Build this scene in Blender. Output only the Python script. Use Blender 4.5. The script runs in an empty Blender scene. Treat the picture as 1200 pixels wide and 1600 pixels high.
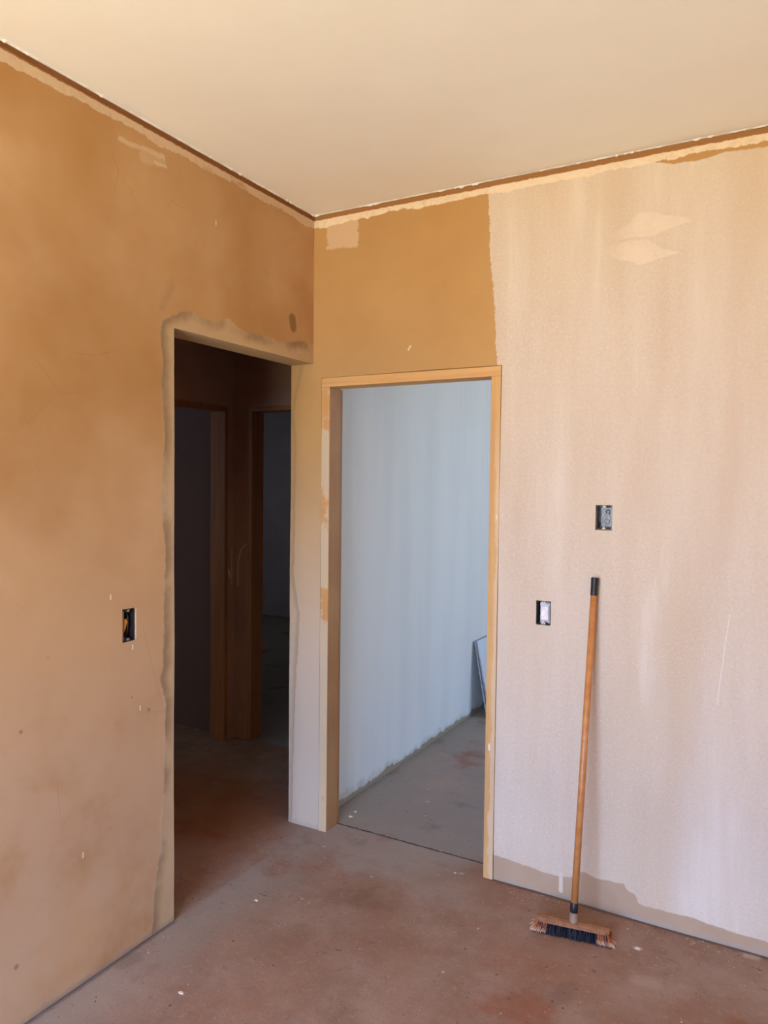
import bpy, bmesh, math, random
import numpy as np
from mathutils import Vector, Matrix, noise as mnoise

random.seed(7)
S = bpy.context.scene
COL = S.collection
D = bpy.data

# ------------------------------------------------------------------ camera
F_PX = 1160.1
CAM = (1.9986, -2.8929, 1.65)
YAW, PITCH, ROLL = 0.5081, -0.0376, 0.0114
cam_d = D.cameras.new('camera'); cam = D.objects.new('camera', cam_d); COL.objects.link(cam)
fw = Vector((-math.sin(YAW)*math.cos(PITCH), math.cos(YAW)*math.cos(PITCH), math.sin(PITCH)))
r0 = Vector((math.cos(YAW), math.sin(YAW), 0)); u0 = r0.cross(fw)
rr = r0*math.cos(ROLL) + u0*math.sin(ROLL); uu = -r0*math.sin(ROLL) + u0*math.cos(ROLL)
m = Matrix((rr, uu, -fw)).transposed().to_4x4(); m.translation = Vector(CAM)
cam.matrix_world = m
cam_d.sensor_fit = 'VERTICAL'; cam_d.sensor_height = 24.0
cam_d.lens = F_PX/1600*24.0
cam_d.clip_start = 0.02
S.camera = cam

# ------------------------------------------------------------------ world, lights, exposure
w = D.worlds.new('world'); S.world = w; w.use_nodes = True
bg = w.node_tree.nodes['Background']; bg.inputs[0].default_value = (0.62, 0.76, 1.0, 1); bg.inputs[1].default_value = 0.8
S.view_settings.view_transform = 'Standard'; S.view_settings.look = 'None'
S.view_settings.gamma = 1; S.view_settings.use_curve_mapping = False
S.view_settings.exposure = 0.0

H = 2.8923          # ceiling height
YR = -4.5           # rear wall of the room
XR = 3.7            # right wall of the room
def area(name, loc, direction, sx, sy, col, power, spread=180):
    l = D.lights.new(name, 'AREA'); l.shape = 'RECTANGLE'; l.size = sx; l.size_y = sy
    l.color = col; l.energy = power; l.spread = math.radians(spread)
    o = D.objects.new(name, l); COL.objects.link(o); o.location = loc
    o.rotation_euler = Vector(direction).to_track_quat('-Z', 'Y').to_euler()
    return o
# daylight through the big rear window: bright sky above the horizon, sunlit earth below it
WX0, WX1, WZ0, WZ1 = 0.20, 2.05, 0.30, 2.35
area('sky_outside', (1.4, -18.0, 7.6), (0, 1, -0.25), 28.0, 14.0, (0.378, 0.579, 1.0), 28800)          #L0
area('sunlit_earth_outside', (1.4, -10.9, -0.05), (0, 0.001, 1), 17.0, 12.0, (1.0, 0.94, 0.70), 11300)  #L1
# daylight in the neighbouring room and in the far room at the end of the passage
area('side_room_skylight', (3.75, 2.7, 2.3), (-1, -0.35, -0.6), 1.6, 1.2, (0.20, 0.46, 1.0), 128)     #L2
area('side_room_ground_bounce', (3.75, 2.7, 0.6), (-1, -0.45, 0.6), 1.6, 1.0, (1.0, 0.76, 0.10), 84)  #L3
area('far_room_skylight', (-4.35, 2.6, 1.7), (1, 0.3, -0.35), 1.0, 1.0, (0.95, 0.80, 0.80), 2.7)         #L4
area('left_room_added_fill', (-3.4, -1.2, 1.7), (1, 0.65, -0.15), 1.0, 1.0, (0.56, 0.75, 0.95), 9)   #L5, added fill without a window, brightens the dark passage

# ------------------------------------------------------------------ shader expression helper
def lin(c):
    c = c/255.0
    return c/12.92 if c <= 0.04045 else ((c+0.055)/1.055)**2.4
def rgb(r, g, b): return (lin(r), lin(g), lin(b), 1)

class G:
    """one material being written as expressions"""
    def __init__(s, name, rough=0.9, spec=0.25):
        s.m = D.materials.new(name); s.m.use_nodes = True
        s.t = s.m.node_tree; s.b = s.t.nodes['Principled BSDF']
        s.b.inputs['Roughness'].default_value = rough
        s.b.inputs['Specular IOR Level'].default_value = spec
        tc = s.t.nodes.new('ShaderNodeTexCoord'); s.P = tc.outputs['Object']
        sp = s.t.nodes.new('ShaderNodeSeparateXYZ'); s.t.links.new(s.P, sp.inputs[0])
        s.x, s.y, s.z = (E(s, sp.outputs[i]) for i in range(3))
    def node(s, kind, ins, **props):
        n = s.t.nodes.new(kind)
        for k, v in props.items(): setattr(n, k, v)
        for k, v in ins.items():
            if isinstance(v, E): v = v.o
            if isinstance(v, bpy.types.NodeSocket): s.t.links.new(v, n.inputs[k])
            else: n.inputs[k].default_value = v
        return n
    def math(s, op, *a): return E(s, s.node('ShaderNodeMath', dict(enumerate(a)), operation=op).outputs[0])
    def vec(s, x, y, z): return s.node('ShaderNodeCombineXYZ', {0: x, 1: y, 2: z}).outputs[0]
    def noise(s, scale, detail=4, rough=0.5, sc=(1, 1, 1), off=0.0, dist=0.0):
        mp = s.node('ShaderNodeMapping', {'Vector': s.P, 'Scale': sc, 'Location': (off, off*1.7, off*.6)})
        n = s.node('ShaderNodeTexNoise', {'Vector': mp.outputs[0], 'Scale': scale, 'Detail': detail, 'Roughness': rough, 'Distortion': dist})
        return E(s, n.outputs['Fac'])
    def voro(s, scale, feature='F1', rnd=1.0, sc=(1, 1, 1)):
        mp = s.node('ShaderNodeMapping', {'Vector': s.P, 'Scale': sc})
        n = s.node('ShaderNodeTexVoronoi', {'Vector': mp.outputs[0], 'Scale': scale, 'Randomness': rnd}, feature=feature)
        return E(s, n.outputs['Distance']), None
    def curve(s, v, pts):
        """piecewise linear function through pts of the expression v"""
        xs = [p[0] for p in pts]; ys = [p[1] for p in pts]
        x0, x1, y0, y1 = min(xs), max(xs), min(ys), max(ys)
        if y1-y0 < 1e-6: y1 = y0+1e-3
        f = (v-x0)*(1/(x1-x0))
        n = s.t.nodes.new('ShaderNodeFloatCurve'); s.t.links.new(f.clamp().o, n.inputs['Value'])
        c = n.mapping.curves[0]
        q = sorted(((a-x0)/(x1-x0), (b-y0)/(y1-y0)) for a, b in pts)
        c.points[0].location = q[0]; c.points[-1].location = q[-1]
        for a in q[1:-1]: c.points.new(*a)
        for p in c.points: p.handle_type = 'VECTOR'
        n.mapping.update()
        return E(s, n.outputs[0])*(y1-y0)+y0
    def mix(s, f, a, b):
        n = s.node('ShaderNodeMix', {}, data_type='RGBA')
        if isinstance(f, E): s.t.links.new(f.o, n.inputs[0])
        else: n.inputs[0].default_value = f
        for i, v in ((6, a), (7, b)):
            if isinstance(v, bpy.types.NodeSocket): s.t.links.new(v, n.inputs[i])
            else: n.inputs[i].default_value = v
        return n.outputs[2]
    def out(s, col, bump=None, strength=0.3, dist=0.002):
        if isinstance(col, bpy.types.NodeSocket): s.t.links.new(col, s.b.inputs['Base Color'])
        else: s.b.inputs['Base Color'].default_value = col
        if bump is not None:
            bn = s.node('ShaderNodeBump', {'Height': bump, 'Strength': strength, 'Distance': dist})
            s.t.links.new(bn.outputs[0], s.b.inputs['Normal'])
        return s.m
    def seg(s, u, v, a, b, wd, soft=None):
        """mask of a thick line from a to b in the (u, v) plane"""
        dx, dy = b[0]-a[0], b[1]-a[1]; L2 = dx*dx+dy*dy+1e-9
        t = ((u-a[0])*dx+(v-a[1])*dy)*(1/L2)
        t = t.clamp()
        du = u-a[0]-t*dx; dv = v-a[1]-t*dy
        d = s.math('SQRT', du*du+dv*dv)
        return s.step(d, wd, wd*0.4 if soft is None else wd-soft)
    def step(s, v, a, b):
        """smooth 0 at a -> 1 at b"""
        n = s.node('ShaderNodeMapRange', {'Value': v, 'From Min': a, 'From Max': b}, interpolation_type='SMOOTHSTEP')
        if a > b:
            n.inputs['From Min'].default_value = b; n.inputs['From Max'].default_value = a
            n.inputs['To Min'].default_value = 1; n.inputs['To Max'].default_value = 0
        return E(s, n.outputs[0])
class E:
    def __init__(s, g, o): s.g = g; s.o = o
    def __add__(s, k): return s.g.math('ADD', s, k)
    __radd__ = __add__
    def __sub__(s, k): return s.g.math('SUBTRACT', s, k)
    def __rsub__(s, k): return s.g.math('SUBTRACT', k, s)
    def __mul__(s, k): return s.g.math('MULTIPLY', s, k)
    __rmul__ = __mul__
    def __or__(s, k): return s.g.math('MAXIMUM', s, k)
    def __and__(s, k): return s.g.math('MINIMUM', s, k)
    def abs(s): return s.g.math('ABSOLUTE', s)
    def clamp(s): return s.g.math('MAXIMUM', s.g.math('MINIMUM', s, 1.0), 0.0)

# ------------------------------------------------------------------ materials of the shell
OCHRE = rgb(190, 147, 97); OCHRE_LT = rgb(202, 163, 121); OCHRE_DK = rgb(174, 127, 76)
WASH = rgb(216, 198, 179); PUTTY = rgb(222, 198, 170); GREYP = rgb(196, 170, 136); STAIN = rgb(148, 120, 88)

def smear_band(g, u, wob):
    """brown bare strip and pale putty line under the ceiling; u = coordinate along the wall"""
    n1 = g.noise(5, 5, 0.6, off=3); n2 = g.noise(34, 4, 0.65, off=9); n3 = g.noise(2.0, 3, 0.5, off=wob)
    d = H-g.z                                                     # distance below the ceiling
    lo = 0.056+(n1-0.5)*0.055+(n2-0.5)*0.020+(n3-0.5)*0.02
    hi = 0.026+(n2-0.5)*0.014+(n1-0.5)*0.008
    gap = g.step(n3+(n2-0.5)*0.15, 0.34, 0.42)
    band = g.step(d-lo, 0.002, -0.002)*g.step(d-hi, -0.002, 0.002)*(gap*0.8+0.2)*(g.step(n2, 0.3, 0.6)*0.25+0.75)
    brown = g.step(d-hi, 0.003, -0.002)
    return band, brown

def wall_left_mat():
    g = G('ochre_mortar_left')
    big = g.noise(1.3, 4, 0.55); mid = g.noise(4.5, 5, 0.6, off=5); fine = g.noise(60, 4, 0.6)
    c = g.mix(g.step(big, 0.35, 0.65), OCHRE_DK, OCHRE_LT)
    c = g.mix(g.step(mid, 0.3, 0.7)*0.5, c, OCHRE)
    c = g.mix(g.step(g.z+(big-0.5)*1.5, 1.9, 0.6)*g.step(mid, 0.2, 0.6)*0.6, c, rgb(204, 174, 146))  # paler below: patchy chalky wear, plus cool low light put into the colour
    n = g.noise(14, 5, 0.62, off=2); n2 = g.noise(45, 3, 0.6, off=4)
    wob = (n-0.5)*0.045+(n2-0.5)*0.02
    # patched plaster round the passage opening
    top = g.curve(g.y, [(-1.0, 2.20), (-0.942, 2.227), (-0.863, 2.268), (-0.797, 2.286), (-0.746, 2.273), (-0.657, 2.276),
                        (-0.601, 2.302), (-0.543, 2.285), (-0.463, 2.268), (-0.379, 2.275), (-0.291, 2.272), (-0.198, 2.277), (-0.101, 2.3), (0.0, 2.3)])
    left = g.curve(g.z, [(0, -1.0), (0.057, -0.994), (0.193, -0.982), (0.3, -0.957), (0.417, -0.951), (0.602, -0.938), (0.838, -0.93),
                         (0.938, -0.96), (0.982, -0.944), (1.169, -0.941), (1.424, -0.932), (1.587, -0.957), (1.817, -0.938),
                         (1.998, -0.951), (2.09, -0.945), (2.179, -0.957), (2.22, -0.95)])
    dt = top-g.z+wob*0.8; dl = g.y-left+wob*0.6
    ins = dt & dl                                                 # >0 inside the patched zone
    m = g.step(ins, -0.002, 0.004)
    rim = g.step(ins, -0.004, 0.006)*g.step(ins, 0.055, 0.008)
    rimn = g.step(g.noise(6, 3, 0.5, off=11), 0.35, 0.6)
    c = g.mix(m*0.75, c, GREYP)
    c = g.mix(rim*(rimn*0.62+0.10), c, rgb(132, 104, 74))
    # top left tongue of the stain, round damp spot, and other marks
    c = g.mix(g.seg(g.y+wob, g.z+wob, (-0.945, 2.27), (-0.90, 2.36), 0.03, 0.03)*0.35, c, STAIN)
    c = g.mix(g.seg(g.y+wob*.3, g.z+wob*.3, (-0.168, 2.385), (-0.160, 2.350), 0.032, 0.016)*0.75, c, rgb(128, 94, 60))
    for a, b, wd, k in (((-1.135, 2.783), (-0.942, 2.80), 0.012, 0.5), ((-1.03, 2.765), (-0.95, 2.785), 0.03, 0.3), ((-0.98, 2.765), (-0.93, 2.770), 0.008, .6)):
        c = g.mix(g.seg(g.y, g.z+wob*.5, a, b, wd)*k, c, PUTTY)
    for a, b in (((-1.167, 2.735), (-1.14, 2.68)), ((-1.14, 2.68), (-1.16, 2.6)), ((-1.33, 2.047), (-1.24, 2.055)), ((-1.24, 2.055), (-1.156, 2.084)),
                 ((-1.10, 2.644), (-1.065, 2.592)), ((-0.93, 2.62), (-0.9, 2.66)), ((-0.9, 2.66), (-0.85, 2.65))):
        c = g.mix(g.seg(g.y+wob*.25, g.z+wob*.25, a, b, 0.0035, 0.0035)*0.2, c, rgb(140, 98, 56))
    for a in ((-1.177, 1.268), (-1.084, 1.083), (-1.292, 0.44), (-0.67, 2.66), (-1.05, 0.86)):
        c = g.mix(g.seg(g.y, g.z, a, (a[0], a[1]-0.014), 0.0035, .002), c, rgb(238, 226, 208))
    c = g.mix(g.seg(g.y+wob*.1, g.z, (-1.0685, 1.105), (-1.0685, 1.205), 0.0035, .002)*0.8, c, rgb(226, 204, 176))
    v, _ = g.voro(5.5)
    c = g.mix(g.step(v, 0.055, 0.03)*g.step(g.z, 1.2, 0.9)*0.6, c, rgb(128, 92, 66))
    # hair cracks
    cr, _ = g.voro(2.3, 'DISTANCE_TO_EDGE', 1.0)
    c = g.mix(g.step(cr, 0.006, 0.001)*g.step(g.noise(2.2, 2, .5, off=21), 0.55, 0.62)*0.22, c, STAIN)
    # damp cement skirting line
    c = g.mix(g.step(g.z+wob*0.8, 0.03, 0.008)*0.6, c, rgb(150, 138, 130))
    band, brown = smear_band(g, g.y, 7.0)
    c = g.mix(brown, c, rgb(150, 100, 62)); c = g.mix(band*0.75, c, PUTTY)
    return g.out(c, mid*0.6+fine*0.12+m*0.25+band*0.35, 0.35, 0.006)

def wall_back_mat():
    g = G('ochre_and_whitewash_back')
    mid = g.noise(4.0, 5, 0.6, off=5); fine = g.noise(75, 4, 0.65); big = g.noise(1.2, 3, 0.5, off=3)
    streak = g.noise(7, 4, 0.55, sc=(1, 1, 0.13), off=1); streak2 = g.noise(2.6, 3, 0.5, sc=(1, 1, 0.22), off=8)
    n = g.noise(16, 5, 0.62, off=2); n2 = g.noise(55, 3, 0.6, off=4)
    wob = (n-0.5)*0.03+(n2-0.5)*0.014
    c = g.mix(g.step(big, 0.35, 0.65), rgb(184, 142, 93), rgb(192, 148, 93))
    c = g.mix(g.step(mid, 0.3, 0.75)*0.4, c, OCHRE_DK)
    # stub beside the passage and plaster next to the frame: smoother and paler
    stub = g.step(g.x+wob*0.6, 0.062, 0.05)*g.step(g.z, 2.30, 2.15)
    c = g.mix(stub*g.step(g.z, 2.0, 0.7)*0.8, c, rgb(212, 186, 160))
    c = g.mix(stub*g.step(g.z, 1.3, 0.1)*0.35, c, rgb(190, 180, 168))
    e = g.curve(g.z, [(0, -0.11), (0.427, -0.101), (0.741, -0.089), (1.021, -0.072), (1.204, -0.108), (1.512, -0.103), (1.817, -0.096), (2.0, -0.112), (2.2, -0.06)])
    de = e-g.x+wob*0.7
    c = g.mix(g.step(de, -0.008, 0.0)*g.step(de, 0.03, 0.0)*0.45, c, STAIN)
    foot = g.step(g.z, 0.30, 0.20)*g.step(g.x, 0.90, 0.93)
    c = g.mix(foot*0.85, c, g.mix(g.step(mid, 0.3, 0.7), rgb(176, 148, 124), rgb(186, 160, 136)))
    # whitewash coat
    left = g.curve(g.z, [(0, 0.93), (2.09, 0.914), (2.221, 0.902), (2.378, 0.893), (2.456, 0.886), (2.588, 0.870), (2.717, 0.866), (2.869, 0.856), (2.9, 0.856)])
    bot = g.curve(g.x, [(0.927, 0.108), (1.101, 0.094), (1.194, 0.088), (1.255, 0.097), (1.3, 0.135), (1.355, 0.121), (1.461, 0.13), (1.471, 0.106),
                        (1.507, 0.096), (1.512, 0.068), (1.566, 0.066), (1.698, 0.069), (1.85, 0.058), (1.952, 0.055), (3.7, 0.06)])
    top = g.curve(g.x, [(0.8, 2.95), (1.425, 2.95), (1.44, 2.862), (1.566, 2.822), (1.652, 2.815), (1.736, 2.826), (1.876, 2.822), (2.3, 2.80), (3.7, 2.83)])
    brush = (n2-0.5)*0.028
    dw = (g.x-left+brush*0.9) & (g.z-bot+wob*0.5) & (top-g.z+wob*0.6)
    mw = g.step(dw, -0.0025, 0.0035)
    spk = g.noise(120, 3, 0.7, off=33)
    cover = g.step(fine*0.35+streak*0.65, 0.30, 0.62)
    wcol = g.mix(cover*0.75+0.25, rgb(204, 180, 156), WASH)
    wcol = g.mix(g.step(streak2, 0.42, 0.66)*0.55, wcol, rgb(204, 178, 148))
    wcol = g.mix(g.step(streak, 0.58, 0.72)*0.35, wcol, rgb(232, 218, 204))
    wcol = g.mix(g.step(spk, 0.56, 0.66)*g.step(big, 0.38, 0.55)*0.3, wcol, rgb(240, 226, 208))
    wcol = g.mix(g.step(spk, 0.42, 0.34)*0.25, wcol, rgb(188, 160, 134))
    # rubbed paler patches high on the wall
    def feather(tp, bt):
        u = g.x+wob*0.8; v = g.z+wob*0.6
        d = (g.curve(u, tp)-v) & (v-g.curve(u, bt))
        return g.step(d, -0.001, 0.006)*g.step(u, tp[0][0], tp[0][0]+0.13)*(g.step(n, 0.3, 0.6)*0.5+0.5)*g.step(u, tp[-1][0]+0.002, tp[-1][0]-0.004)
    bl = feather([(1.332, 2.586), (1.42, 2.635), (1.458, 2.668), (1.52, 2.655), (1.60, 2.628), (1.637, 2.612)], [(1.332, 2.58), (1.45, 2.575), (1.50, 2.568), (1.56, 2.588), (1.637, 2.604)]) | \
         feather([(1.300, 2.542), (1.40, 2.570), (1.484, 2.566), (1.53, 2.528), (1.60, 2.503)], [(1.300, 2.538), (1.40, 2.50), (1.463, 2.471), (1.53, 2.485), (1.60, 2.497)])
    wcol = g.mix(bl*0.48, wcol, rgb(236, 216, 194))
    wcol = g.mix(g.seg(g.x+wob*.2, g.z, (1.799, 1.201), (1.766, 0.874), 0.003, .003)*0.5, wcol, rgb(240, 232, 224))
    c = g.mix(mw, c, wcol)
    # drip of wash, spots, putty patch in the corner
    c = g.mix(g.seg(g.x+wob*.2, g.z, (1.214, 0.10), (1.216, 0.035), 0.011, .006), c, WASH)
    c = g.mix(g.seg(g.x, g.z, (1.569, 2.702), (1.569, 2.694), 0.006, .003), c, PUTTY)
    c = g.mix(g.seg(g.x, g.z, (0.500, 2.236), (0.509, 2.25), 0.006, .004), c, PUTTY)
    c = g.mix(g.seg(g.x+wob*.3, g.z, (1.385, 1.60), (1.405, 1.53), 0.004, .003)*.7, c, PUTTY)
    pat = (g.x-0.068) & (0.243-g.x) & (g.z-2.722)
    c = g.mix(g.step(pat+wob*1.3+(n2-.5)*.03, -0.004, 0.006)*0.72, c, rgb(214, 182, 152))
    v, _ = g.voro(7)
    c = g.mix(g.step(v, 0.06, 0.03)*g.step(g.z, 0.12, 0.06)*0.8, c, rgb(232, 222, 210))
    c = g.mix(g.step(g.z+(n-0.5)*0.06, 0.030, 0.006)*0.5, c, rgb(172, 160, 150))
    band, brown = smear_band(g, g.x, 2.0)
    c = g.mix(brown, c, rgb(160, 112, 68)); c = g.mix(band*0.9, c, rgb(234, 212, 184))
    return g.out(c, mid*0.35+(fine*0.30+mw*0.2)*(mw*0.7+0.3)+band*0.35, 0.5, 0.005)

def plain_mat(name, a, b, spots=True, marks=()):
    g = G(name)
    n = g.noise(3, 5, 0.6); f = g.noise(50, 4, 0.6)
    c = g.mix(g.step(n, 0.3, 0.7), a, b)
    for (u, v, p, q) in marks:
        uu_ = {'x': g.x, 'y': g.y}[u]
        c = g.mix(g.seg(uu_+(f-0.5)*0.01, g.z, p, q, v, v*0.5)*0.7, c, rgb(225, 220, 215))
    if name == 'passage_end_mortar': c = g.mix(g.step(g.x, -1.20, -1.25), c, rgb(128, 104, 98))
    return g.out(c, n*0.5+f*0.2, 0.3, 0.005)

def side_room_mat():
    g = G('white_primer_with_bare_foot')
    n = g.noise(10, 5, 0.65, off=2); f = g.noise(60, 4, 0.6); st = g.noise(5, 3, 0.5, sc=(1, 1, 0.12)); big = g.noise(0.9, 3, .5)
    c = g.mix(g.step(st, 0.35, 0.7)*0.5, rgb(218, 220, 218), rgb(206, 208, 206))
    c = g.mix(g.step(g.z+(n-0.5)*0.16+(big-.5)*.10, 0.075, 0.03)*0.5, c, rgb(170, 166, 160))
    c = g.mix(g.step(g.z+(n-0.5)*0.09, 0.034, 0.026), c, rgb(150, 138, 120))
    return g.out(c, f*0.2+n*0.2, 0.3, 0.004)

def ceiling_mat():
    g = G('gypsum_ceiling')
    n = g.noise(2.2, 4, 0.55); f = g.noise(40, 3, 0.6)
    c = g.mix(g.step(n, 0.3, 0.7)*0.5, rgb(248, 243, 236), rgb(242, 235, 226))
    return g.out(c, n*0.4+f*0.05, 0.15, 0.004)

def floor_mat():
    g = G('dusty_concrete_floor', 0.85, 0.3)
    big = g.noise(1.4, 5, 0.6, off=4); mid = g.noise(5, 6, 0.65, off=1); fin = g.noise(28, 6, 0.7); grit = g.noise(140, 3, 0.7)
    c = g.mix(g.step(mid, 0.32, 0.68), rgb(142, 110, 92), rgb(160, 132, 116))
    c = g.mix(g.step(big*0.6+fin*0.4, 0.44, 0.62)*0.6, c, rgb(148, 100, 74))
    c = g.mix(g.step(fin, 0.54, 0.72)*0.55, c, rgb(180, 156, 140))
    c = g.mix(g.step(fin, 0.44, 0.32)*0.5, c, rgb(116, 84, 68))
    c = g.mix(g.step(grit, 0.60, 0.72)*0.35, c, rgb(190, 168, 152))
    # grey cement dust along the walls and in the side room
    gl = g.step(g.x+(mid-0.5)*0.30, 0.30, 0.05)*g.step(g.x, -0.02, 0.01)*g.step(g.y, 0.05, 0.0)
    gb = g.step(g.y+(mid-0.5)*0.35, -0.34, -0.05)*g.step(g.x+(big-.5), 1.15, 0.7)*g.step(g.x, -0.2, -0.02)
    gs = g.step(g.y, 0.08, 0.13)*g.step(g.x, -0.05, -0.03)
    c = g.mix((gl | gb)*0.65, c, rgb(158, 142, 130))
    c = g.mix(gs*g.step(big*0.5+mid*0.5, 0.66, 0.44)*0.75, c, rgb(142, 128, 120))
    c = g.mix(gs*g.step(g.x+(fin-.5)*.3, 0.25, 0.02)*0.6, c, rgb(140, 130, 116))
    # far room behind the passage is bare cement; passage floor red with earth
    c = g.mix(g.step(g.y, 0.80, 0.86)*g.step(g.x, -0.10, -0.14), c, rgb(148, 146, 144))
    red = g.step(g.x+(mid-0.5)*0.3, 0.02, -0.25)*g.step(g.y+(mid-.5)*.4, 0.55, 0.1)
    c = g.mix(red*0.5, c, rgb(150, 92, 66))
    rd = g.step(g.noise(2.6, 5, .65, off=15), 0.54, 0.68)
    c = g.mix(rd*0.6, c, rgb(140, 80, 54))
    ol = g.step(g.noise(3.6, 4, .6, off=31), 0.57, 0.70)
    c = g.mix(ol*0.4, c, rgb(112, 86, 70))
    # specks
    v, _ = g.voro(16); c = g.mix(g.step(v, 0.10, 0.05)*g.step(g.noise(3, 2, .5, off=40), .5, .56)*0.8, c, rgb(96, 64, 50))
    v, _ = g.voro(9); c = g.mix(g.step(v+(fin-.5)*.05, 0.055, 0.035)*g.step(g.noise(4, 2, .5, off=50), .48, .52)*0.75, c, rgb(205, 190, 176))
    sc = g.step(g.noise(20, 5, .8, off=60, sc=(1, 2.2, 1)), 0.60, 0.66)*g.step(g.noise(2.1, 2, .5, off=66), .46, .55)
    c = g.mix(sc*0.75, c, rgb(84, 60, 50))
    # spilt plaster stains
    wob = (g.noise(30, 4, .6, off=70)-0.5)*0.03
    for (px, py, r, k) in ((1.543, -0.175, 0.020, .85), (0.174, -0.619, 0.016, .6), (0.305, -1.161, 0.016, .6), (1.90, -0.02, 0.04, .6), (0.794, -0.02, 0.014, .9), (1.601, -0.35, 0.07, .25),
                           (0.107, 0.201, 0.014, 1), (0.100, 0.258, 0.012, 1), (0.36, 0.55, .010, .9), (0.42, .40, .009, .8), (0.16, -0.12, .008, .9)):
        c = g.mix(g.seg(g.x+wob, g.y+wob, (px-r*.3, py), (px+r*.3, py+r*.1), r*.65, r*.5)*k*0.8, c, rgb(204, 186, 168))
    # joint between the two slabs, under the back of the door frame
    jl = g.step((g.y-0.107+(fin-0.5)*0.022+(grit-.5)*.006).abs(), 0.0065, 0.0035)*g.step(g.x, 0.07, 0.09)*g.step(g.x, 0.93, 0.91)
    c = g.mix(jl*0.9, c, rgb(58, 44, 44))
    # narrow darker line at the foot of the walls
    dk = (g.step(g.x+(fin-.5)*.02, 0.016, 0.004)*g.step(g.x, -0.006, 0.0)*g.step(g.y, -0.86, -0.89)) | (g.step(g.y*-1.0+(fin-.5)*.02, 0.016, 0.004)*g.step(g.x, 0.86, 0.92)*g.step(g.y, 0.006, 0))
    c = g.mix(dk*0.55, c, rgb(96, 84, 84))
    return g.out(c, mid*0.5+fin*0.45+grit*0.25-jl*1.2+sc*.3, 0.55, 0.006)

def wood_mat(name, a, b, dk, axis='z', smear=None):
    g = G(name, 0.6, 0.35)
    sc = {'z': (1, 1, 0.05), 'x': (0.05, 1, 1), 'h': (1, 1, 0.06)}[axis]
    n = g.noise(40, 5, 0.6, sc=sc, dist=0.6); n2 = g.noise(9, 3, 0.5, sc=sc, off=6); f = g.noise(220, 2, .6, sc=sc)
    c = g.mix(g.step(n, 0.3, 0.7), a, b)
    c = g.mix(g.step(n2, 0.5, 0.75)*0.5, c, dk)
    kn, _ = g.voro(2.2, sc=(3, 3, 1) if axis == 'z' else (1, 3, 3))
    c = g.mix(g.step(kn, 0.09, 0.03)*0.5, c, dk)
    if smear: c = smear(g, c)
    return g.out(c, n*0.4+f*0.2, 0.25, 0.002)

def smear_left(g, c):
    s = g.noise(3.2, 4, 0.6, off=12); e = g.noise(24, 4, .6, off=2)
    m = g.step(g.y, 0.003, -0.001)*g.step(s+(e-.5)*.3+g.step(g.z, 1.5, 0.5)*0.12, 0.44, 0.50)*g.step(g.x+(e-.5)*.01, 0.097, 0.092)
    c = g.mix(m*0.75, c, rgb(214, 190, 156))
    m2 = g.step(g.y, 0.003, -0.001)*g.step(s, 0.35, 0.6)
    c = g.mix(m2*0.35, c, rgb(196, 178, 152))
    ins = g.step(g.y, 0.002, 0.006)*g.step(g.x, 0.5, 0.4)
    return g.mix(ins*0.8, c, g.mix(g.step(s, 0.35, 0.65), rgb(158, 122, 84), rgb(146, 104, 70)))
def smear_right(g, c):
    s = g.noise(5, 4, 0.65, off=17); e = g.noise(30, 4, .7, off=5)
    m = g.step(g.y, 0.003, -0.001)*g.step(g.x+(s-.5)*.05+(e-.5)*.012+g.step(g.z, .9, .2)*.012, 0.912, 0.921)*g.step(g.z, 2.0, 1.6)
    c = g.mix(m*0.55, c, rgb(222, 198, 168))
    v, _ = g.voro(26, sc=(1, 1, .3))
    return g.mix(g.step(v, 0.16, 0.10)*g.step(s, .45, .52)*g.step(g.z, 2.0, 1.7)*0.85, c, rgb(238, 222, 200))

M = {}
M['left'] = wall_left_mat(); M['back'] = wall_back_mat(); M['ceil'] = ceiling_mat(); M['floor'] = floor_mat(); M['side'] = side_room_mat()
M['room'] = plain_mat('ochre_mortar_plain', OCHRE, OCHRE_LT)
M['hall_l'] = plain_mat('passage_mortar', rgb(186, 152, 130), rgb(174, 142, 122), marks=[
    ('y', 0.006, (0.767, 1.216), (0.769, 1.002)), ('y', 0.012, (0.740, 1.09), (0.75, 1.05))])
M['hall_e'] = plain_mat('passage_end_mortar', rgb(186, 152, 130), rgb(174, 142, 122), marks=[
    ('x', 0.007, (-1.062, 1.259), (-1.10, 1.22)), ('x', 0.007, (-1.10, 1.22), (-1.125, 1.15)), ('x', 0.007, (-1.125, 1.15), (-1.127, 0.99)),
    ('x', 0.005, (-1.599, 1.841), (-1.402, 1.805))])
M['far'] = plain_mat('far_room_plaster', rgb(190, 196, 204), rgb(178, 184, 194))
M['wood_l'] = wood_mat('pine_left', rgb(214, 160, 98), rgb(200, 142, 82), rgb(176, 108, 58), 'z', smear_left)
M['wood_r'] = wood_mat('pine_right', rgb(214, 168, 108), rgb(204, 152, 94), rgb(180, 124, 70), 'z', smear_right)
M['wood_h'] = wood_mat('pine_head', rgb(222, 176, 114), rgb(210, 158, 98), rgb(190, 136, 80), 'x')
M['wood_d'] = wood_mat('pine_passage', rgb(176, 122, 78), rgb(160, 106, 66), rgb(134, 84, 52), 'z')

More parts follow.
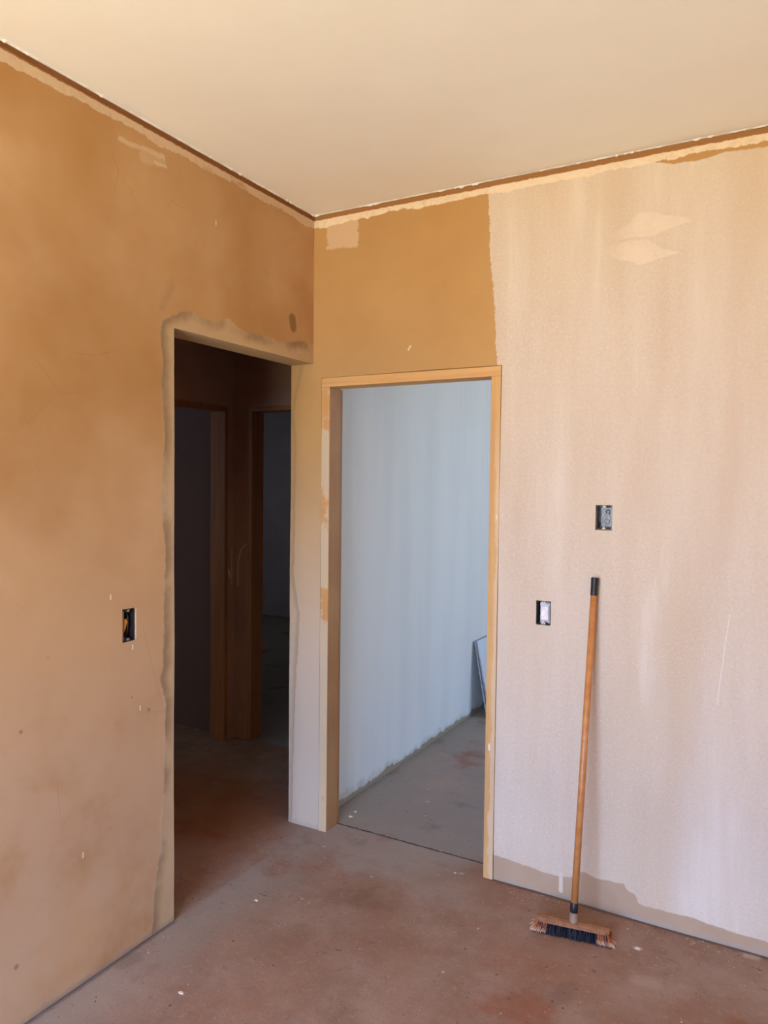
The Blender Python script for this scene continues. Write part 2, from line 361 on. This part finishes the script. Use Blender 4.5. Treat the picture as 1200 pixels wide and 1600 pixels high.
# ------------------------------------------------------------------ helpers
def link(name, me, mat=None, parent=None):
    o = D.objects.new(name, me); COL.objects.link(o)
    if mat is not None:
        for x in (mat if isinstance(mat, (list, tuple)) else [mat]): me.materials.append(x)
    if parent is not None: o.parent = parent
    return o
def obj(name, bm, mat, parent=None, smooth=False):
    bmesh.ops.recalc_face_normals(bm, faces=bm.faces[:])
    me = D.meshes.new(name); bm.to_mesh(me); bm.free()
    if smooth:
        for p in me.polygons: p.use_smooth = len(p.vertices) <= 4
    return link(name, me, mat, parent)
def struct(o): o['kind'] = 'structure'; return o
def thing(name, label, cat, loc=(0, 0, 0), group=None):
    o = D.objects.new(name, None); COL.objects.link(o); o.location = loc; o.empty_display_size = 0.05
    o['label'] = label; o['category'] = cat
    if group: o['group'] = group
    return o
def tag(o, label, cat, group=None):
    o['label'] = label; o['category'] = cat
    if group: o['group'] = group
    return o

def wobble(p, amp=0.0022):
    v = mnoise.noise_vector(Vector(p)*2.3)*amp + mnoise.noise_vector(Vector(p)*11)*amp*0.35
    return Vector(p)+v
def breaks(vals, step):
    vals = sorted(set(round(v, 5) for v in vals)); out = []
    for a, b in zip(vals[:-1], vals[1:]):
        n = max(1, round((b-a)/step)); out += [a+(b-a)*i/n for i in range(n)]
    return out+[vals[-1]]
def grid_solid(name, ax, ay, az, cuts, mat, step=0.06, amp=0.0022, steps=None):
    """a plastered block: axis ranges (with extra break values), minus box cuts; one mesh with wavy faces"""
    st = steps or (step, step, step)
    lists = []
    for i, rng in enumerate((ax, ay, az)):
        vals = list(rng)
        for c in cuts:
            for v in c[i]:
                if min(rng) < v < max(rng): vals.append(v)
        lists.append(breaks(vals, st[i]))
    nx, ny, nz = (len(l)-1 for l in lists)
    cen = [np.array([(l[i]+l[i+1])/2 for i in range(len(l)-1)]) for l in lists]
    solid = np.ones((nx, ny, nz), bool)
    for c in cuts:
        m_ = [(cen[i] > c[i][0]) & (cen[i] < c[i][1]) for i in range(3)]
        solid[np.ix_(*m_)] = False
    vid = {}; verts = []; faces = []
    def V(i, j, k):
        key = (i, j, k)
        if key not in vid:
            vid[key] = len(verts); verts.append(wobble((lists[0][i], lists[1][j], lists[2][k]), amp))
        return vid[key]
    pad = np.zeros((nx+2, ny+2, nz+2), bool); pad[1:-1, 1:-1, 1:-1] = solid
    for i, j, k in np.argwhere(solid):
        i, j, k = int(i), int(j), int(k)
        if not pad[i, j+1, k+1]: faces.append((V(i, j, k), V(i, j, k+1), V(i, j+1, k+1), V(i, j+1, k)))
        if not pad[i+2, j+1, k+1]: faces.append((V(i+1, j, k), V(i+1, j+1, k), V(i+1, j+1, k+1), V(i+1, j, k+1)))
        if not pad[i+1, j, k+1]: faces.append((V(i, j, k), V(i+1, j, k), V(i+1, j, k+1), V(i, j, k+1)))
        if not pad[i+1, j+2, k+1]: faces.append((V(i, j+1, k), V(i, j+1, k+1), V(i+1, j+1, k+1), V(i+1, j+1, k)))
        if not pad[i+1, j+1, k]: faces.append((V(i, j, k), V(i, j+1, k), V(i+1, j+1, k), V(i+1, j, k)))
        if not pad[i+1, j+1, k+2]: faces.append((V(i, j, k+1), V(i+1, j, k+1), V(i+1, j+1, k+1), V(i, j+1, k+1)))
    me = D.meshes.new(name); me.from_pydata([tuple(v) for v in verts], [], faces); me.update()
    o = link(name, me, mat); return struct(o)

def box(bm, x0, x1, y0, y1, z0, z1, bev=0.0, seg=1):
    vs = [bm.verts.new((x, y, z)) for x in (x0, x1) for y in (y0, y1) for z in (z0, z1)]
    fs = [bm.faces.new([vs[i] for i in q]) for q in ((0, 1, 3, 2), (4, 6, 7, 5), (0, 4, 5, 1), (2, 3, 7, 6), (0, 2, 6, 4), (1, 5, 7, 3))]
    if bev:
        es = list({e for f in fs for e in f.edges})
        bmesh.ops.bevel(bm, geom=es, offset=bev, segments=seg, affect='EDGES', profile=0.5)
def ring_tube(bm, pts, radii, n=16, caps=True):
    pts = [Vector(p) for p in pts]; rings = []
    t0 = (pts[1]-pts[0]).normalized(); up = Vector((0, 0, 1)) if abs(t0.z) < 0.9 else Vector((1, 0, 0))
    a = t0.cross(up).normalized()
    for i, p in enumerate(pts):
        t = (pts[min(i+1, len(pts)-1)]-pts[max(i-1, 0)]).normalized()
        a = (a-t*a.dot(t)).normalized(); b = t.cross(a)
        r = radii[i] if isinstance(radii, (list, tuple)) else radii
        rings.append([bm.verts.new(p+(a*math.cos(2*math.pi*k/n)+b*math.sin(2*math.pi*k/n))*r) for k in range(n)])
    for q, s in zip(rings[:-1], rings[1:]):
        for k in range(n): bm.faces.new((q[k], q[(k+1) % n], s[(k+1) % n], s[k]))
    if caps: bm.faces.new(rings[0][::-1]); bm.faces.new(rings[-1])

# ------------------------------------------------------------------ the setting
T = 0.1264; TB = 0.13
GR = 0.021                 # groove under the ceiling
HL = 2.2084; OW = 0.8879   # passage opening
BOX_L = (-1.128, -1.072, 1.098, 1.212)
BOX_U = (1.321, 1.383, 1.483, 1.580)
BOX_D = (1.092, 1.152, 1.093, 1.190)
DX0, DX1, DZ = 0.049, 0.930, 2.140

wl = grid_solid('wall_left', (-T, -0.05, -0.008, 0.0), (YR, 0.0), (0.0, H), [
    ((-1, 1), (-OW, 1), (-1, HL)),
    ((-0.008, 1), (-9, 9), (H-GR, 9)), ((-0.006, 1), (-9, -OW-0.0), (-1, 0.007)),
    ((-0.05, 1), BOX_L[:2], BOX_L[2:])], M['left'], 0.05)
wb = grid_solid('wall_back', (-T, XR), (0.0, 0.008, 0.05, TB), (0.0, H), [
    ((DX0, DX1), (-1, 1), (-1, DZ)),
    ((0.0, 9), (-1, 0.008), (H-GR, 9)), ((DX1, 9), (-1, 0.006), (-1, 0.007)),
    (BOX_U[:2], (-1, 0.05), BOX_U[2:]), (BOX_D[:2], (-1, 0.05), BOX_D[2:])], M['back'], 0.05)
grid_solid('wall_rear', (-T, XR), (YR-0.15, YR), (0.0, H), [((WX0, WX1), (-9, 9), (WZ0, WZ1))], M['room'], 0.3)
grid_solid('wall_right', (XR, XR+0.15), (YR-.15, TB), (0.0, H), [], M['room'], 0.3)
# side room behind the framed doorway
grid_solid('wall_partition', (-T, 0.0), (TB, 4.47), (0.0, H), [], M['side'], 0.06)
grid_solid('wall_side_room_back', (0.0, 3.85), (4.47, 4.6), (0.0, H), [], M['side'], 0.3)
grid_solid('wall_side_room_right', (3.4, 3.55), (TB, 4.47), (0.0, H), [((3, 4), (1.9, 3.5), (0.8, 2.3))], M['side'], 0.3)
# passage, room to its left and far room
HX, HY = -1.15, 0.80
grid_solid('wall_passage_left', (HX-T, HX), (-3.0, HY), (0.0, H), [((-9, 9), (-0.145, 0.730), (-1, 2.127))], M['hall_l'], 0.15)
grid_solid('wall_passage_end', (-3.6, -T), (HY, HY+T), (0.0, H), [((-1.045, -0.18), (-9, 9), (-1, 2.127))], M['hall_e'], 0.15)
grid_solid('wall_passage_front', (-3.6, -T), (-3.15, -3.0), (0.0, H), [], M['room'], 0.3)
grid_solid('wall_left_room', (-3.75, -3.6), (-3.15, HY+T), (0.0, H), [], M['room'], 0.3)
grid_solid('wall_far_room_back', (-4.7, -T), (4.47, 4.6), (0.0, H), [], M['far'], 0.3)
grid_solid('wall_far_room_left', (-4.7, -4.55), (HY+T, 4.47), (0.0, H), [], M['far'], 0.3)
grid_solid('wall_far_room_front', (-4.7, -3.6), (HY, HY+T), (0.0, H), [], M['far'], 0.3)
grid_solid('ceiling', (-4.75, -T, 0, XR+.2), (YR-.15, 0, 4.65), (H, H+0.10), [], M['ceil'], 0.3, 0.0)
grid_solid('floor', (-4.75, XR+.2), (YR-.15, 4.65), (-0.12, 0.0), [], M['floor'], 0.12, 0.0)

# ragged plaster lip where the ceiling stops short of the walls
bm = bmesh.new(); rnd = random.Random(3)
def lip(a, b, nrm):
    a = Vector(a); b = Vector(b); L = (b-a).length; n = int(L/0.008); nrm = Vector(nrm); prev = None
    for i in range(n+1):
        p = a+(b-a)*i/n
        h = 0.0015+0.006*max(0, mnoise.noise(p*23+Vector((3, 1, 0))))+0.008*max(0, mnoise.noise(p*71))**2*2
        d = 0.002+0.004*abs(mnoise.noise(p*31+Vector((9, 4, 0))))
        cur = [bm.verts.new(p+Vector((0, 0, 0.001))), bm.verts.new(p-Vector((0, 0, h))), bm.verts.new(p+nrm*d-Vector((0, 0, h*0.6))), bm.verts.new(p+nrm*(d+0.004)+Vector((0, 0, 0.001)))]
        if prev:
            for k in range(3): bm.faces.new((prev[k], cur[k], cur[k+1], prev[k+1]))
        prev = cur
lip((0.001, YR, H), (0.001, 0, H), (1, 0, 0)); lip((0, -0.001, H), (XR, -0.001, H), (0, -1, 0))
struct(obj('trim_1', bm, M['ceil']))

# wooden door frames
def jamb_prism(bm, prof, z0, z1, fx=None):
    lo = [bm.verts.new((x, y, z0)) for x, y in prof]; hi = [bm.verts.new((x, y, z1)) for x, y in prof]
    n = len(prof)
    for i in range(n): bm.faces.new((lo[i], lo[(i+1) % n], hi[(i+1) % n], hi[i]))
    bm.faces.new(lo[::-1]); bm.faces.new(hi)
def frame(idx, mats, label, P, x0, x1, ztop, depth, fw_, reb, proud=0.003):
    """P maps local (across, into the wall, z) to world; jambs have a rebate reb deep at the rear"""
    root = D.objects.new('door_%d' % idx, None); COL.objects.link(root); root['kind'] = 'structure'
    bm = bmesh.new(); zt = ztop-fw_
    a = [(x0, -proud), (x0+fw_, -proud), (x0+fw_, depth-0.035), (x0+fw_-reb, depth-0.035), (x0+fw_-reb, depth), (x0, depth)]
    jamb_prism(bm, a, 0.0, zt); j = bm.verts[:]
    for v in j: v.co = Vector(P(*v.co))
    obj('jamb', bm, mats[0], root)
    bm = bmesh.new()
    jamb_prism(bm, [(x0+x1-p, q) for p, q in a], 0.0, zt)
    for v in bm.verts: v.co = Vector(P(*v.co))
    obj('jamb', bm, mats[1], root)
    bm = bmesh.new()
    pr = [(-proud, ztop), (-proud, zt+0.0005), (depth-0.035, zt+0.0005), (depth-0.035, zt+reb), (depth, zt+reb), (depth, ztop)]
    l = [bm.verts.new((x0, q, z)) for q, z in pr]; h = [bm.verts.new((x1, q, z)) for q, z in pr]; n = len(pr)
    for i in range(n): bm.faces.new((l[i], l[(i+1) % n], h[(i+1) % n], h[i]))
    bm.faces.new(l); bm.faces.new(h[::-1])
    for v in bm.verts: v.co = Vector(P(*v.co))
    obj('head', bm, mats[2], root)
    for c in root.children:
        md = c.modifiers.new('edge', 'BEVEL'); md.width = 0.0018; md.segments = 2; md.limit_method = 'ANGLE'
    return root
frame(1, (M['wood_l'], M['wood_r'], M['wood_h']), '', lambda a, b, z: (a, b, z), DX0+.002, DX1-.002, DZ-.002, TB+0.002, 0.042, 0.012)
frame(2, (M['wood_d'],)*3, '', lambda a, b, z: (HX-b, a, z), -0.143, 0.728, 2.125, T, 0.030, 0.01)
frame(3, (M['wood_d'],)*3, '', lambda a, b, z: (a, HY+b, z), -1.043, -0.182, 2.125, T, 0.030, 0.01)

# ------------------------------------------------------------------ small materials
def simple(name, c, rough=0.5, spec=0.5, c2=None, scale=40, metal=0.0, bump=0.0):
    g = G(name, rough, spec); g.b.inputs['Metallic'].default_value = metal
    n = g.noise(scale, 4, 0.6)
    col = g.mix(g.step(n, 0.35, 0.65), c, c2 if c2 else tuple(v*0.85 for v in c[:3])+(1,))
    return g.out(col, n if bump else None, bump, 0.002)
K = {}
K['black'] = simple('black_plastic', rgb(34, 34, 38), 0.45, 0.5, rgb(26, 26, 30), 60)
K['boxblack'] = simple('glossy_black_plastic_mottled_grey', rgb(62, 60, 60), 0.3, 0.6, rgb(124, 118, 114), 130, 0, 0.3)
K['boxdark'] = simple('dark_plastic', rgb(30, 26, 28), 0.5, 0.4, rgb(48, 40, 38), 80)
K['brass'] = simple('dusty_brass', rgb(186, 158, 116), 0.5, 0.5, rgb(150, 116, 76), 200, 0.3)
K['zinc'] = simple('zinc_screw', rgb(150, 156, 156), 0.4, 0.5, rgb(110, 116, 116), 200, 0.6)
K['conduit'] = simple('yellow_conduit', rgb(206, 146, 48), 0.45, 0.5, rgb(176, 118, 40), 60)
K['redwire'] = simple('red_wire', rgb(170, 20, 34), 0.4, 0.5, rgb(130, 14, 26), 60)
K['darkwire'] = simple('dark_wire', rgb(44, 36, 46), 0.4, 0.5)
K['paper'] = simple('white_paper', rgb(244, 240, 240), 0.8, 0.2, rgb(226, 220, 224), 60, 0, 0.2)
K['handle'] = simple('varnished_broom_wood', rgb(206, 138, 78), 0.4, 0.5, rgb(190, 120, 64), 25)
K['sock'] = simple('grey_socket_plastic', rgb(150, 128, 112), 0.5, 0.4)
K['head'] = simple('dusty_head_wood', rgb(158, 108, 74), 0.7, 0.3, rgb(136, 92, 66), 50)
K['bris'] = simple('dark_bristle', rgb(38, 36, 48), 0.6, 0.3, rgb(28, 28, 36), 90)
K['board'] = simple('white_board_face', rgb(206, 212, 220), 0.35, 0.5, rgb(198, 205, 214), 3)
K['edge'] = simple('board_edge', rgb(176, 166, 160), 0.7, 0.3, rgb(150, 140, 136), 40)
K['grit'] = simple('mixed_grit', rgb(84, 58, 46), 0.9, 0.2, rgb(200, 180, 162), 18)
K['flake'] = simple('plaster_flake', rgb(226, 212, 196), 0.9, 0.2, rgb(206, 190, 172), 120)
g = G('ginger_bristle_pale_tips', 0.6, 0.3)
nn = g.noise(180, 2, .5)
K['tuft'] = g.out(g.mix(g.step(g.z+(nn-.5)*.012, 0.022, 0.008), g.mix(g.step(nn, .4, .6), rgb(196, 112, 62), rgb(150, 78, 44)), rgb(222, 184, 156)))
g = G('blue_black_bristle_end', 0.6, 0.3)
K['tuft'].name = 'ginger_bristle_pale_tips'

# ------------------------------------------------------------------ broom
by, bx = -0.185, 1.320
hb = Vector((1.3205, -0.206, 0.058)); ht = Vector((1.3275, -0.0175, 1.300))
ax = (ht-hb).normalized()
broom = thing('broom', 'push broom with a varnished wooden handle leaning against the whitewashed wall', 'broom', (1.32, -0.2, 0.0))
off = Vector(broom.location)
def bobj(name, bm, mat, parent, smooth=False):
    o = obj(name, bm, mat, None, smooth); o.parent = parent; return o
def loc(p): return Vector(p)-off
R = 0.0128
bm = bmesh.new(); ring_tube(bm, [loc(hb+ax*0.03), loc(hb+ax*0.5), loc(ht-ax*0.060)], [R, R, R*0.98], 24); bobj('handle', bm, K['handle'], broom, True)
bm = bmesh.new(); ring_tube(bm, [loc(ht-ax*0.068), loc(ht-ax*0.066), loc(ht-ax*0.030), loc(ht-ax*0.0285), loc(ht-ax*0.003), loc(ht-ax*0.001), loc(ht)], [R*1.02, R*1.06, R*1.06, R*1.12, R*1.12, R*1.10, R*1.02], 28); o = bobj('end_cap', bm, K['black'], broom, True); o['label'] = 'black plastic end cap'
cap = o
bm = bmesh.new(); ring_tube(bm, [loc(hb+ax*0.022), loc(hb+ax*0.024), loc(hb+ax*0.044), loc(hb+ax*0.056), loc(hb+ax*0.058)], [R*1.0, R*1.14, R*1.16, R*1.10, R*1.0], 24); o = bobj('ferrule', bm, K['black'], broom, True); o['label'] = 'black collar at the handle foot'
bm = bmesh.new(); ring_tube(bm, [loc(hb-ax*0.028), loc(hb-ax*0.02), loc(hb+ax*0.026)], [R*1.5, R*1.25, R*1.05], 24); o = bobj('socket', bm, K['sock'], broom, True); o['label'] = 'dusty grey socket'
# head block: long axis turned, rolled back with the handle
dirv = Vector((0.287, 0.045, 0.0)).normalized(); side = Vector((-dirv.y, dirv.x, 0))
LH = 0.262; hc = Vector((1.3190, -0.212, 0.041))
def headp(s, t, z): return loc(hc+dirv*s+side*t+Vector((0, 0, z)))
bm = bmesh.new(); n = 28; rings = []
for i in range(n+1):
    s = -LH/2+LH*i/n; e = min(i, n-i)/2.0; k = min(1.0, 0.45+0.55*math.sqrt(min(1, e)))
    hw = 0.024*k
    ring = [(-hw, -0.004), (-hw*0.98, 0.003), (-hw*0.6, 0.0085), (0, 0.011), (hw*0.6, 0.0085), (hw*0.98, 0.003), (hw, -0.004), (0, -0.006)]
    rings.append([bm.verts.new(headp(s, t, z)) for t, z in ring])
for q, s in zip(rings[:-1], rings[1:]):
    for k in range(8): bm.faces.new((q[k], q[(k+1) % 8], s[(k+1) % 8], s[k]))
bm.faces.new(rings[0][::-1]); bm.faces.new(rings[-1])
bobj('head_block', bm, K['head'], broom)
def bristles(bm, s0, s1, nrow, ncol, per, length, flare, rnd, wd=0.0011):
    for r_ in range(nrow):
        t0_ = -0.019+0.038*r_/(nrow-1)
        for c_ in range(ncol):
            s_ = s0+(s1-s0)*(c_+0.5)/ncol
            for h_ in range(per):
                a0 = rnd.uniform(0, 6.28); rr_ = rnd.uniform(0, 0.0028)
                p0 = Vector((s_+math.cos(a0)*rr_, t0_+math.sin(a0)*rr_, -0.004))
                fs = flare*(s_/(LH/2))**3*abs(1) + rnd.gauss(0, 0.005); ft = t0_*0.65+rnd.gauss(0, 0.004)
                L_ = length*rnd.uniform(0.86, 1.0)
                p1 = p0+Vector((fs*0.35, ft*0.4, -L_*0.55)); p2 = p0+Vector((fs, ft, -L_))
                az = rnd.uniform(0, 3.14); d_ = Vector((math.cos(az), math.sin(az), 0))*wd
                q = [bm.verts.new(headp(*(v))) for v in (p0-d_, p0+d_, p1+d_, p1-d_, p2+d_*0.5, p2-d_*0.5)]
                bm.faces.new((q[0], q[1], q[2], q[3])); bm.faces.new((q[3], q[2], q[4], q[5]))
rb = random.Random(11)
bm = bmesh.new(); bristles(bm, -0.088, 0.088, 5, 18, 34, 0.037, 0.02, rb); o = bobj('bristles', bm, K['bris'], broom); o['label'] = 'dark blue-black bristles'; o['kind'] = 'stuff'
for sgn in (-1, 1):
    bm = bmesh.new(); bristles(bm, sgn*0.088, sgn*0.128, 5, 5, 60, 0.033, 0.022, rb, 0.0012)
    o = bobj('end_bristles', bm, K['tuft'], broom); o['label'] = 'ginger bristles with pale tips'; o['kind'] = 'stuff'
    bm = bmesh.new(); bristles(bm, sgn*0.090, sgn*0.124, 4, 4, 40, 0.037, 0.018, rb, 0.0012)
    o = bobj('inner_bristles', bm, K['bris'], broom); o['kind'] = 'stuff'

# ------------------------------------------------------------------ wall boxes
def switch_box(name, label, P, wd, ht_, mat, depth=0.046):
    """P(u, d, v): u across from the centre, d into the wall, v up"""
    root = thing(name, label, 'electrical box', P(0, 0, 0)); o0 = Vector(P(0, 0, 0))
    def add(nm, bm, mt, par=None, sm=False):
        for v in bm.verts: v.co = Vector(P(*v.co))-o0
        o = obj(nm, bm, mt, None, sm); o.parent = par or root; return o
    hw, hh = wd/2-0.0012, ht_/2-0.0012
    bm = bmesh.new()
    def rr_ring(hw, hh, rad, d):
        pts = []
        for cx_, cz_, a0 in ((hw-rad, hh-rad, 0), (-hw+rad, hh-rad, 90), (-hw+rad, -hh+rad, 180), (hw-rad, -hh+rad, 270)):
            for k in range(5):
                a = math.radians(a0+k*22.5); pts.append(bm.verts.new((cx_+rad*math.cos(a), d, cz_+rad*math.sin(a))))
        return pts
    r = [rr_ring(hw, hh, .006, 0.0015), rr_ring(hw-.002, hh-.002, .005, 0.0012), rr_ring(hw-.0022, hh-.0022, .005, 0.006), rr_ring(hw-.004, hh-.004, .007, depth-.006), rr_ring(hw-.010, hh-.010, .007, depth-.003)]
    for a, b in zip(r[:-1], r[1:]):
        for k in range(20): bm.faces.new((a[k], a[(k+1) % 20], b[(k+1) % 20], b[k]))
    bm.faces.new(r[-1])
    bmf = add('shell', bm, mat, None, False)
    return root, add, hw, hh
def tabs(add, hw, hh, mat, top=True):
    for sg in ((-1, 1) if top else (-1,)):
        bm = bmesh.new()
        n_ = 10; a = []; b = []
        for k in range(n_+1):
            t = math.pi*k/n_; a.append(bm.verts.new((0.0075*math.cos(t), 0.003, sg*(hh-0.0005-0.011*math.sin(t))))); b.append(bm.verts.new((0.0075*math.cos(t), 0.012, sg*(hh-0.0005-0.011*math.sin(t)))))
        for k in range(n_): bm.faces.new((a[k], a[k+1], b[k+1], b[k]))
        bm.faces.new(a); bm.faces.new(b[::-1]); bm.faces.new((a[0], a[-1], b[-1], b[0]))
        tb = add('screw_tab', bm, mat)
        bm = bmesh.new(); ring_tube(bm, [(0, 0.0045, sg*(hh-.0055)), (0, 0.0012, sg*(hh-.0055))], [0.0036, 0.003], 14); add('screw', bm, K['zinc'], tb)
# upper box on the right wall: black, empty, mottled grey inside
cu, cv = (BOX_U[0]+BOX_U[1])/2, (BOX_U[2]+BOX_U[3])/2
root, add, hw, hh = switch_box('switch_box', 'empty black switch box set in the whitewashed wall above the broom handle', lambda u, d, v: (cu+u, d, cv+v), BOX_U[1]-BOX_U[0], BOX_U[3]-BOX_U[2], K['boxblack'])
tabs(add, hw, hh, K['brass'])
for (u, v, r_) in ((0.006, 0.020, 0.0075), (0.003, -0.017, 0.009)):
    bm = bmesh.new(); ring_tube(bm, [(u+r_*math.cos(t), 0.0405, v+r_*math.sin(t)) for t in [k*2*math.pi/20 for k in range(21)]], 0.0012, 8); add('knockout_ring', bm, K['boxdark'] if v > 0 else K['brass'])
bm = bmesh.new(); box(bm, 0.001, 0.013, 0.034, 0.041, 0.010, 0.0145, 0.001); add('mortar_blob', bm, K['brass'])
bm = bmesh.new(); box(bm, 0.010, 0.0135, 0.036, 0.042, -0.009, 0.003, 0.001); add('plaster_drop', bm, K['paper'])
bm = bmesh.new(); box(bm, -0.029, -0.024, 0.012, 0.040, -0.040, -0.018, 0.001); add('side_rib', bm, K['boxdark'])
# lower box on the right wall, stuffed with white paper
cu2, cv2 = (BOX_D[0]+BOX_D[1])/2, (BOX_D[2]+BOX_D[3])/2
root, add, hw, hh = switch_box('switch_box', 'switch box packed with white paper left of the broom handle', lambda u, d, v: (cu2+u, d, cv2+v), BOX_D[1]-BOX_D[0], BOX_D[3]-BOX_D[2], K['boxdark'])
tabs(add, hw, hh, K['paper'])
bm = bmesh.new(); N_ = 26; gr = []
for i in range(N_+1):
    row = []
    for j in range(N_+1):
        u = -0.0195+0.047*i/N_; v = -0.043+0.084*j/N_
        e = min(i, N_-i, j, N_-j)/5.0; e = min(1.0, e)
        nz_ = mnoise.noise(Vector((u*60, v*60, 2)))*0.0055+mnoise.noise(Vector((u*150, v*150, 5)))*0.003
        j1 = mnoise.noise(Vector((v*80, 1, 1)))*0.003*(1-e); j2 = mnoise.noise(Vector((u*80, 7, 1)))*0.003*(1-e)
        row.append(bm.verts.new((u+j1, 0.0085-0.005*math.sqrt(e)-nz_*e*0.6+0.016*(1-e), v+j2)))
    gr.append(row)
for i in range(N_):
    for j in range(N_): bm.faces.new((gr[i][j], gr[i+1][j], gr[i+1][j+1], gr[i][j+1]))
bk = [bm.verts.new((a, 0.036, b)) for a, b in ((-0.018, -0.037), (0.022, -0.037), (0.022, 0.036), (-0.018, 0.036))]
bm.faces.new(bk)
c0 = [gr[0][0], gr[N_][0], gr[N_][N_], gr[0][N_]]
edges_ = [[gr[i][0] for i in range(N_+1)], [gr[N_][j] for j in range(N_+1)], [gr[i][N_] for i in range(N_, -1, -1)], [gr[0][j] for j in range(N_, -1, -1)]]
for k, row in enumerate(edges_):
    bm.faces.new(row+[bk[(k+1) % 4], bk[k]])
for v in bm.verts: v.co = Vector((cu2+v.co.x, v.co.y, cv2+v.co.z))
tag(obj('paper_wad', bm, K['paper'], None, False), 'crumpled white paper stuffed into the lower box beside the broom handle', 'paper')
# left wall box with wires; u grows towards the room corner (+y)
cy_, cz_ = (BOX_L[0]+BOX_L[1])/2, (BOX_L[2]+BOX_L[3])/2
root, add, hw, hh = switch_box('socket_box', 'open socket box with red wire and yellow conduit in the ochre left wall', lambda u, d, v: (-d, cy_+u, cz_+v), BOX_L[1]-BOX_L[0], BOX_L[3]-BOX_L[2], K['boxdark'])
tabs(add, hw, hh, K['zinc'])
bm = bmesh.new(); ring_tube(bm, [(-0.015, 0.020, -0.034), (-0.011, 0.015, -0.014), (-0.005, 0.013, 0.012), (-0.003, 0.015, 0.020)], [0.005, 0.0075, 0.0085, 0.006], 16); o = add('conduit', bm, K['conduit'], None, True); o['label'] = 'yellow corrugated conduit end'
for k in range(5):
    pts = [(-0.0225+0.0015*k, 0.004, -0.051), (-0.0235+0.0010*k, 0.003+0.0012*k, -0.025), (-0.0235+0.0016*k, 0.004+0.001*k, 0.02), (-0.0225+.0018*k, 0.008, 0.049)]
    bm = bmesh.new(); ring_tube(bm, pts, 0.0013, 8); add('wire', bm, K['redwire'] if k != 3 else K['paper'], None, True)
for k in range(3):
    pts = [(0.010+0.004*k, 0.03, -0.05), (0.012+0.004*k, 0.020+0.003*k, -0.02), (0.010+0.003*k, 0.018, 0.02), (0.014, 0.028, 0.045)]
    bm = bmesh.new(); ring_tube(bm, pts, 0.0014, 8); add('wire', bm, K['darkwire'] if k else K['zinc'], None, True)

# ------------------------------------------------------------------ boards leaning in the side room
for k, (xt, xb, lab) in enumerate(((0.006, 0.108, 'white board leaning directly on the side room wall, behind another board'), (0.026, 0.137, 'white board leaning on top of another board in the side room'))):
    bm = bmesh.new(); th = 0.009; y0_, y1_ = 2.03-0.012*k, 2.55-.012*k; zt_ = 0.535+0.004*k
    n_ = Vector((zt_, 0, -(xt-xb))).normalized()   # outward normal of the leaning face
    vs = []
    for (x_, z_) in ((xb, 0.0), (xt, zt_)):
        for y_ in (y0_, y1_):
            vs.append((Vector((x_, y_, z_+ (0.0 if z_ else 0.002))), Vector((x_, y_, z_ + (0.0 if z_ else 0.0)))+n_*th))
    f_ = [bm.verts.new(p[0]) for p in vs]; b_ = [bm.verts.new(p[1]) for p in vs]
    q = (0, 1, 3, 2)
    fb = bm.faces.new([f_[i] for i in q]); ff = bm.faces.new([b_[i] for i in q]); ff.material_index = 0
    for i in range(4):
        fc = bm.faces.new((f_[q[i]], f_[q[(i+1) % 4]], b_[q[(i+1) % 4]], b_[q[i]])); fc.material_index = 1
    tag(obj('board', bm, [K['board'], K['edge']]), lab, 'board', 'boards leaning in the side room')

# ------------------------------------------------------------------ plaster flakes and grit on the floor
def flake(bm, x, y, r, h, rnd):
    n = 7; a0 = rnd.uniform(0, 6.28); top = []; bot = []
    for k in range(n):
        q = r*rnd.uniform(0.55, 1.1); t = a0+k*2*math.pi/n
        bot.append(bm.verts.new((x+q*math.cos(t), y+q*0.7*math.sin(t), 0.0)))
        top.append(bm.verts.new((x+q*.8*math.cos(t), y+q*0.55*math.sin(t), h*rnd.uniform(.6, 1))))
    for k in range(n): bm.faces.new((bot[k], bot[(k+1) % n], top[(k+1) % n], top[k]))
    bm.faces.new(top); bm.faces.new(bot[::-1])
rf = random.Random(5)
for (x, y, r, lab) in ((1.543, -0.175, 0.012, 'pale plaster flake on the floor just right of the broom head'),
                       (0.174, -0.619, 0.010, 'pale plaster flake on the floor nearest the passage opening'),
                       (0.305, -1.161, 0.010, 'pale plaster flake on the floor near the foot of the left wall'),
                       (0.770, -0.03, 0.007, 'small white flake on the floor in front of the right door jamb'),
                       (0.107, 0.201, 0.011, 'white flake inside the side room, nearer of two by the door jamb'),
                       (0.100, 0.258, 0.009, 'white flake inside the side room, farther of two by the door jamb')):
    bm = bmesh.new(); flake(bm, x, y, r, 0.0035, rf)
    tag(obj('plaster_flake', bm, K['flake']), lab, 'plaster flake')
bm = bmesh.new(); rg = random.Random(9)
for _ in range(1500):
    x = rg.uniform(0.02, 2.2); y = rg.uniform(-1.9, -0.01) if rg.random() < .75 else rg.uniform(0.15, 2.0)
    if y > 0: x = rg.uniform(0.02, 1.6)
    if y < 0 and rg.random() < .35: y = -abs(rg.gauss(0, 0.05))-.01; x = rg.uniform(0.95, 2.0)
    if y < -0.9 and rg.random() < .2: x = abs(rg.gauss(0, 0.03))+.01
    if 1.12 < x < 1.52 and -0.30 < y < -0.10: continue
    flake(bm, x, y, 0.0009+0.0032*rg.random()**3, rg.uniform(0.0006, 0.0022), rg)
o = obj('floor_grit', bm, K['grit']); o['kind'] = 'stuff'; tag(o, 'fine building grit scattered over the dusty concrete floor', 'grit')
